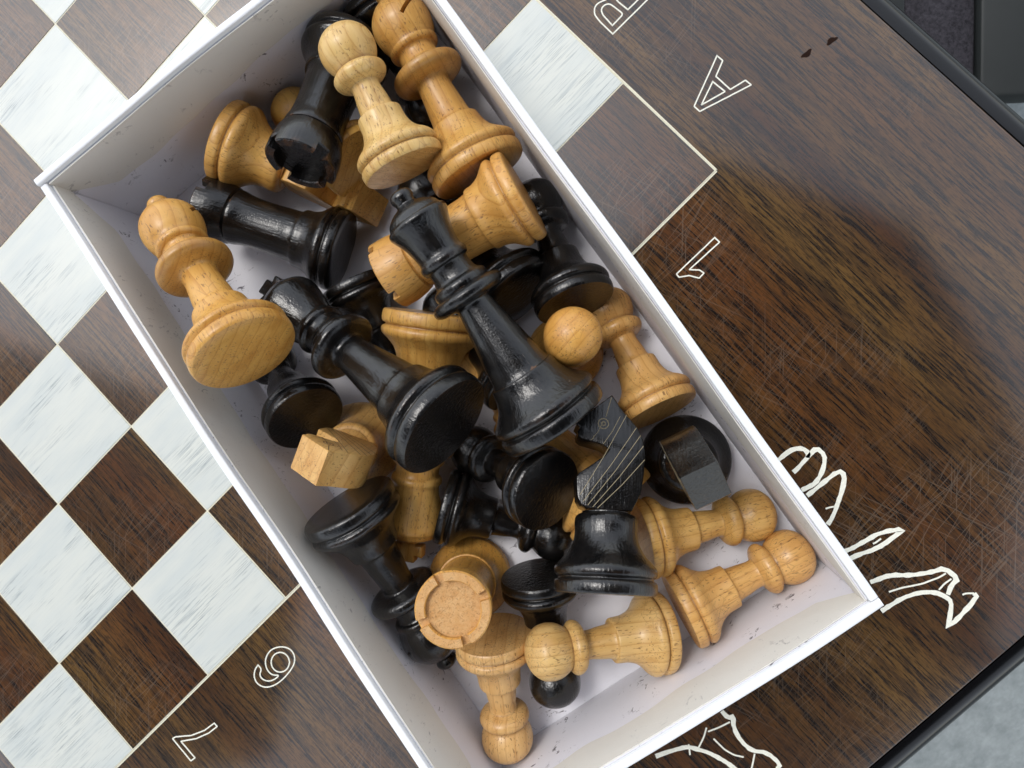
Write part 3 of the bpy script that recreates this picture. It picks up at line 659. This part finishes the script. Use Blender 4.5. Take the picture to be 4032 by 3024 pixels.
def jag(pts, amp, step, rnd):
    out = []
    for a, b in zip(pts, pts[1:]):
        a, b = Vector(a), Vector(b); n = max(1, int((b - a).length / step))
        for k in range(n): out.append(a.lerp(b, k / n) + (Vector((rnd.uniform(-amp, amp), rnd.uniform(-amp, amp))) if k else Vector((0, 0))))
    out.append(Vector(pts[-1])); return out
SPLITS = []
for key, lines in POLY.items():
    if key[0] in 'md': SPLITS += [(key, [ln]) for ln in lines]
    else: SPLITS.append((key, lines))
for key, lines in SPLITS:
    bm = bmesh.new(); rnd = random.Random(key + str(len(lines[0])))
    thick = key.startswith('m')
    for ln in lines:
        if thick:
            L_ = [Vector(p) for p in ln]
            pts = [tuple(p) for p in L_]
            sm = chaikin([(p[0], p[1]) for p in pts], 1)
            j = jag(sm, .00006, .0011, rnd); wds = [.00165 * rnd.uniform(.80, 1.15) for _ in j]
            ribbon(bm, j, wds, ZT + .00001, ZT + .00016, lambda u, v, h: (u, v, h))
        else:
            cp = .0022 if key in '6' else .0006 if key in 'Bd' else .00015
            cl = (Vector(ln[0]) - Vector(ln[-1])).length < 1e-6
            ln = chaikin([tuple(p) for p in ln], 2 if key in '6B' else 1, cp)
            j = jag(ln, .00004, .0022, rnd); j[-1] = j[0].copy() if (Vector(ln[0]) - Vector(ln[-1])).length < 1e-6 else j[-1]
            ribbon(bm, j, .00052 if key != 'd' else .0006, ZT + .00001, ZT + .00014, lambda u, v, h: (u, v, h))
    o = link('engraved_letter' if key in 'AB' else 'engraved_number' if key in '167' else 'engraved_ornament', finish(bm, 'engraving'), table, M['paint'])
    if key in LBL: o['label'] = LBL[key]
# board border line, v = 0 and u = 0 sides
bm = bmesh.new()
ribbon(bm, [(.0008, .0005), (-8 * S, .0005)], .0006, ZT, ZT + .0003, lambda u, v, h: (u, v, h))
ribbon(bm, [(.0005, .0008), (.0005, -8 * SY)], .0006, ZT, ZT + .0003, lambda u, v, h: (u, v, h))
link('border_line', finish(bm, 'border_line'), table, M['cream'])
for x, y, ang in ((-.00697, .05404, 1.45), (-.00385, .06348, 1.35)):
    bm = bmesh.new(); bmesh.ops.create_circle(bm, cap_ends=True, segments=24, radius=1)
    for v in bm.verts:
        k = 1 + .22 * math.sin(3 * math.atan2(v.co.y, v.co.x) + x * 900); v.co = Vector((v.co.x * .0021 * k, v.co.y * .0010 * k, 0))
    r = bmesh.ops.extrude_face_region(bm, geom=list(bm.faces)); bmesh.ops.translate(bm, verts=[v for v in r['geom'] if isinstance(v, bmesh.types.BMVert)], vec=(0, 0, .00018))
    o = link('knot_hole', finish(bm, 'knot_hole'), table, M['hole']); o.location = (x, y, ZT - .00005); o.rotation_euler = (0, 0, ang)

# ------------------------------------------------------------------ chair beside the table, ground, unseen canopies added overhead to block sky
e1, e2 = Vector((.7071, .7071)), Vector((.7071, -.7071)); P0 = Vector((.0206, .3198))
cm_ = Matrix(((e1.x, e2.x, 0, P0.x), (e1.y, e2.y, 0, P0.y), (0, 0, -1, -.30), (0, 0, 0, 1)))
cm_ = Matrix(((e1.x, -e2.x, 0, P0.x), (e1.y, -e2.y, 0, P0.y), (0, 0, 1, -.30), (0, 0, 0, 1)))
chair = empty('garden_chair', 'grey seat with a dark woven strip beyond the table corner', 'chair', None, cm_)
link('seat_board', box_me('seat_board', -.22, -.0535, -.10, .40, -.02, 0, bev=.003), chair, M['seatgrey'])
link('seat_board', box_me('seat_board', .0005, .17, -.0735, .40, -.02, 0, bev=.003), chair, M['seatgrey'])
link('seat_fabric', box_me('seat_fabric', -.053, 0, -.10, .40, -.026, -.006, bev=.004), chair, M['fabric'])
for x in (-.2, .13):
    for y in (-.06, .36): link('leg', box_me('leg', x, x + .03, y, y + .03, -.45, -.0265, bev=.003), chair, M['seatgrey'])
bm = bmesh.new(); box_bm(bm, -25, 25, -25, 25, -.85, -.75)
g = link('ground', finish(bm, 'ground'), None, M['concrete']); g['kind'] = 'structure'
def sky_blocker(x, y, z, R, sides, rot, label):  # out-of-view canopy, added to shape the dark reflections in the table lacquer
    root = empty('sky_blocker', label, 'sky_blocker', 'unseen dark canopies added over the table', Matrix.Translation((x, y, -.75)) @ Matrix.Rotation(rot, 4, 'Z'))
    zz = z + .75
    bm = bmesh.new(); top = bm.verts.new((0, 0, zz + R * .28)); ring = [bm.verts.new((R * math.cos(a * 2 * math.pi / sides), R * math.sin(a * 2 * math.pi / sides), zz)) for a in range(sides)]
    low = [bm.verts.new(v.co - Vector((0, 0, .12))) for v in ring]
    for i in range(sides):
        j = (i + 1) % sides; bm.faces.new((ring[i], ring[j], top)); bm.faces.new((low[i], low[j], ring[j], ring[i]))
    link('canopy', finish(bm, 'canopy'), root, M['canvas'])
    for i in range(sides):
        bm = bmesh.new(); a = ring_a = i * 2 * math.pi / sides
        p0 = Vector((.03, 0, zz + R * .26)); p1 = Vector((R * .98, 0, zz - .01)); d = (p1 - p0)
        box_bm(bm, 0, d.length, -.008, .008, -.02, -.004)
        me = finish(bm, 'rib'); o = link('rib', me, root, M['blackpaint'])
        o.matrix_local = Matrix.Rotation(a, 4, 'Z') @ Matrix.Translation(p0) @ Matrix.Rotation(math.atan2(-d.z, d.x), 4, 'Y')
    bm = bmesh.new(); bmesh.ops.create_cone(bm, cap_ends=True, segments=24, radius1=.025, radius2=.025, depth=zz + R * .26); bmesh.ops.translate(bm, verts=bm.verts, vec=(0, 0, (zz + R * .26) / 2 + .05))
    link('pole', finish(bm, 'pole'), root, M['blackpaint'])
    link('base_plate', box_me('base_plate', -.3, .3, -.3, .3, 0, .05, bev=.01), root, M['blackpaint'])
sky_blocker(1.9, .42, 3.0, 2.35, 8, .2, 'unseen dark canopy added so that its reflection darkens the right side of the table')
sky_blocker(-1.0, -3.5, 3.0, 1.95, 8, .1, 'unseen dark canopy added so that its reflection darkens the lower left of the board')
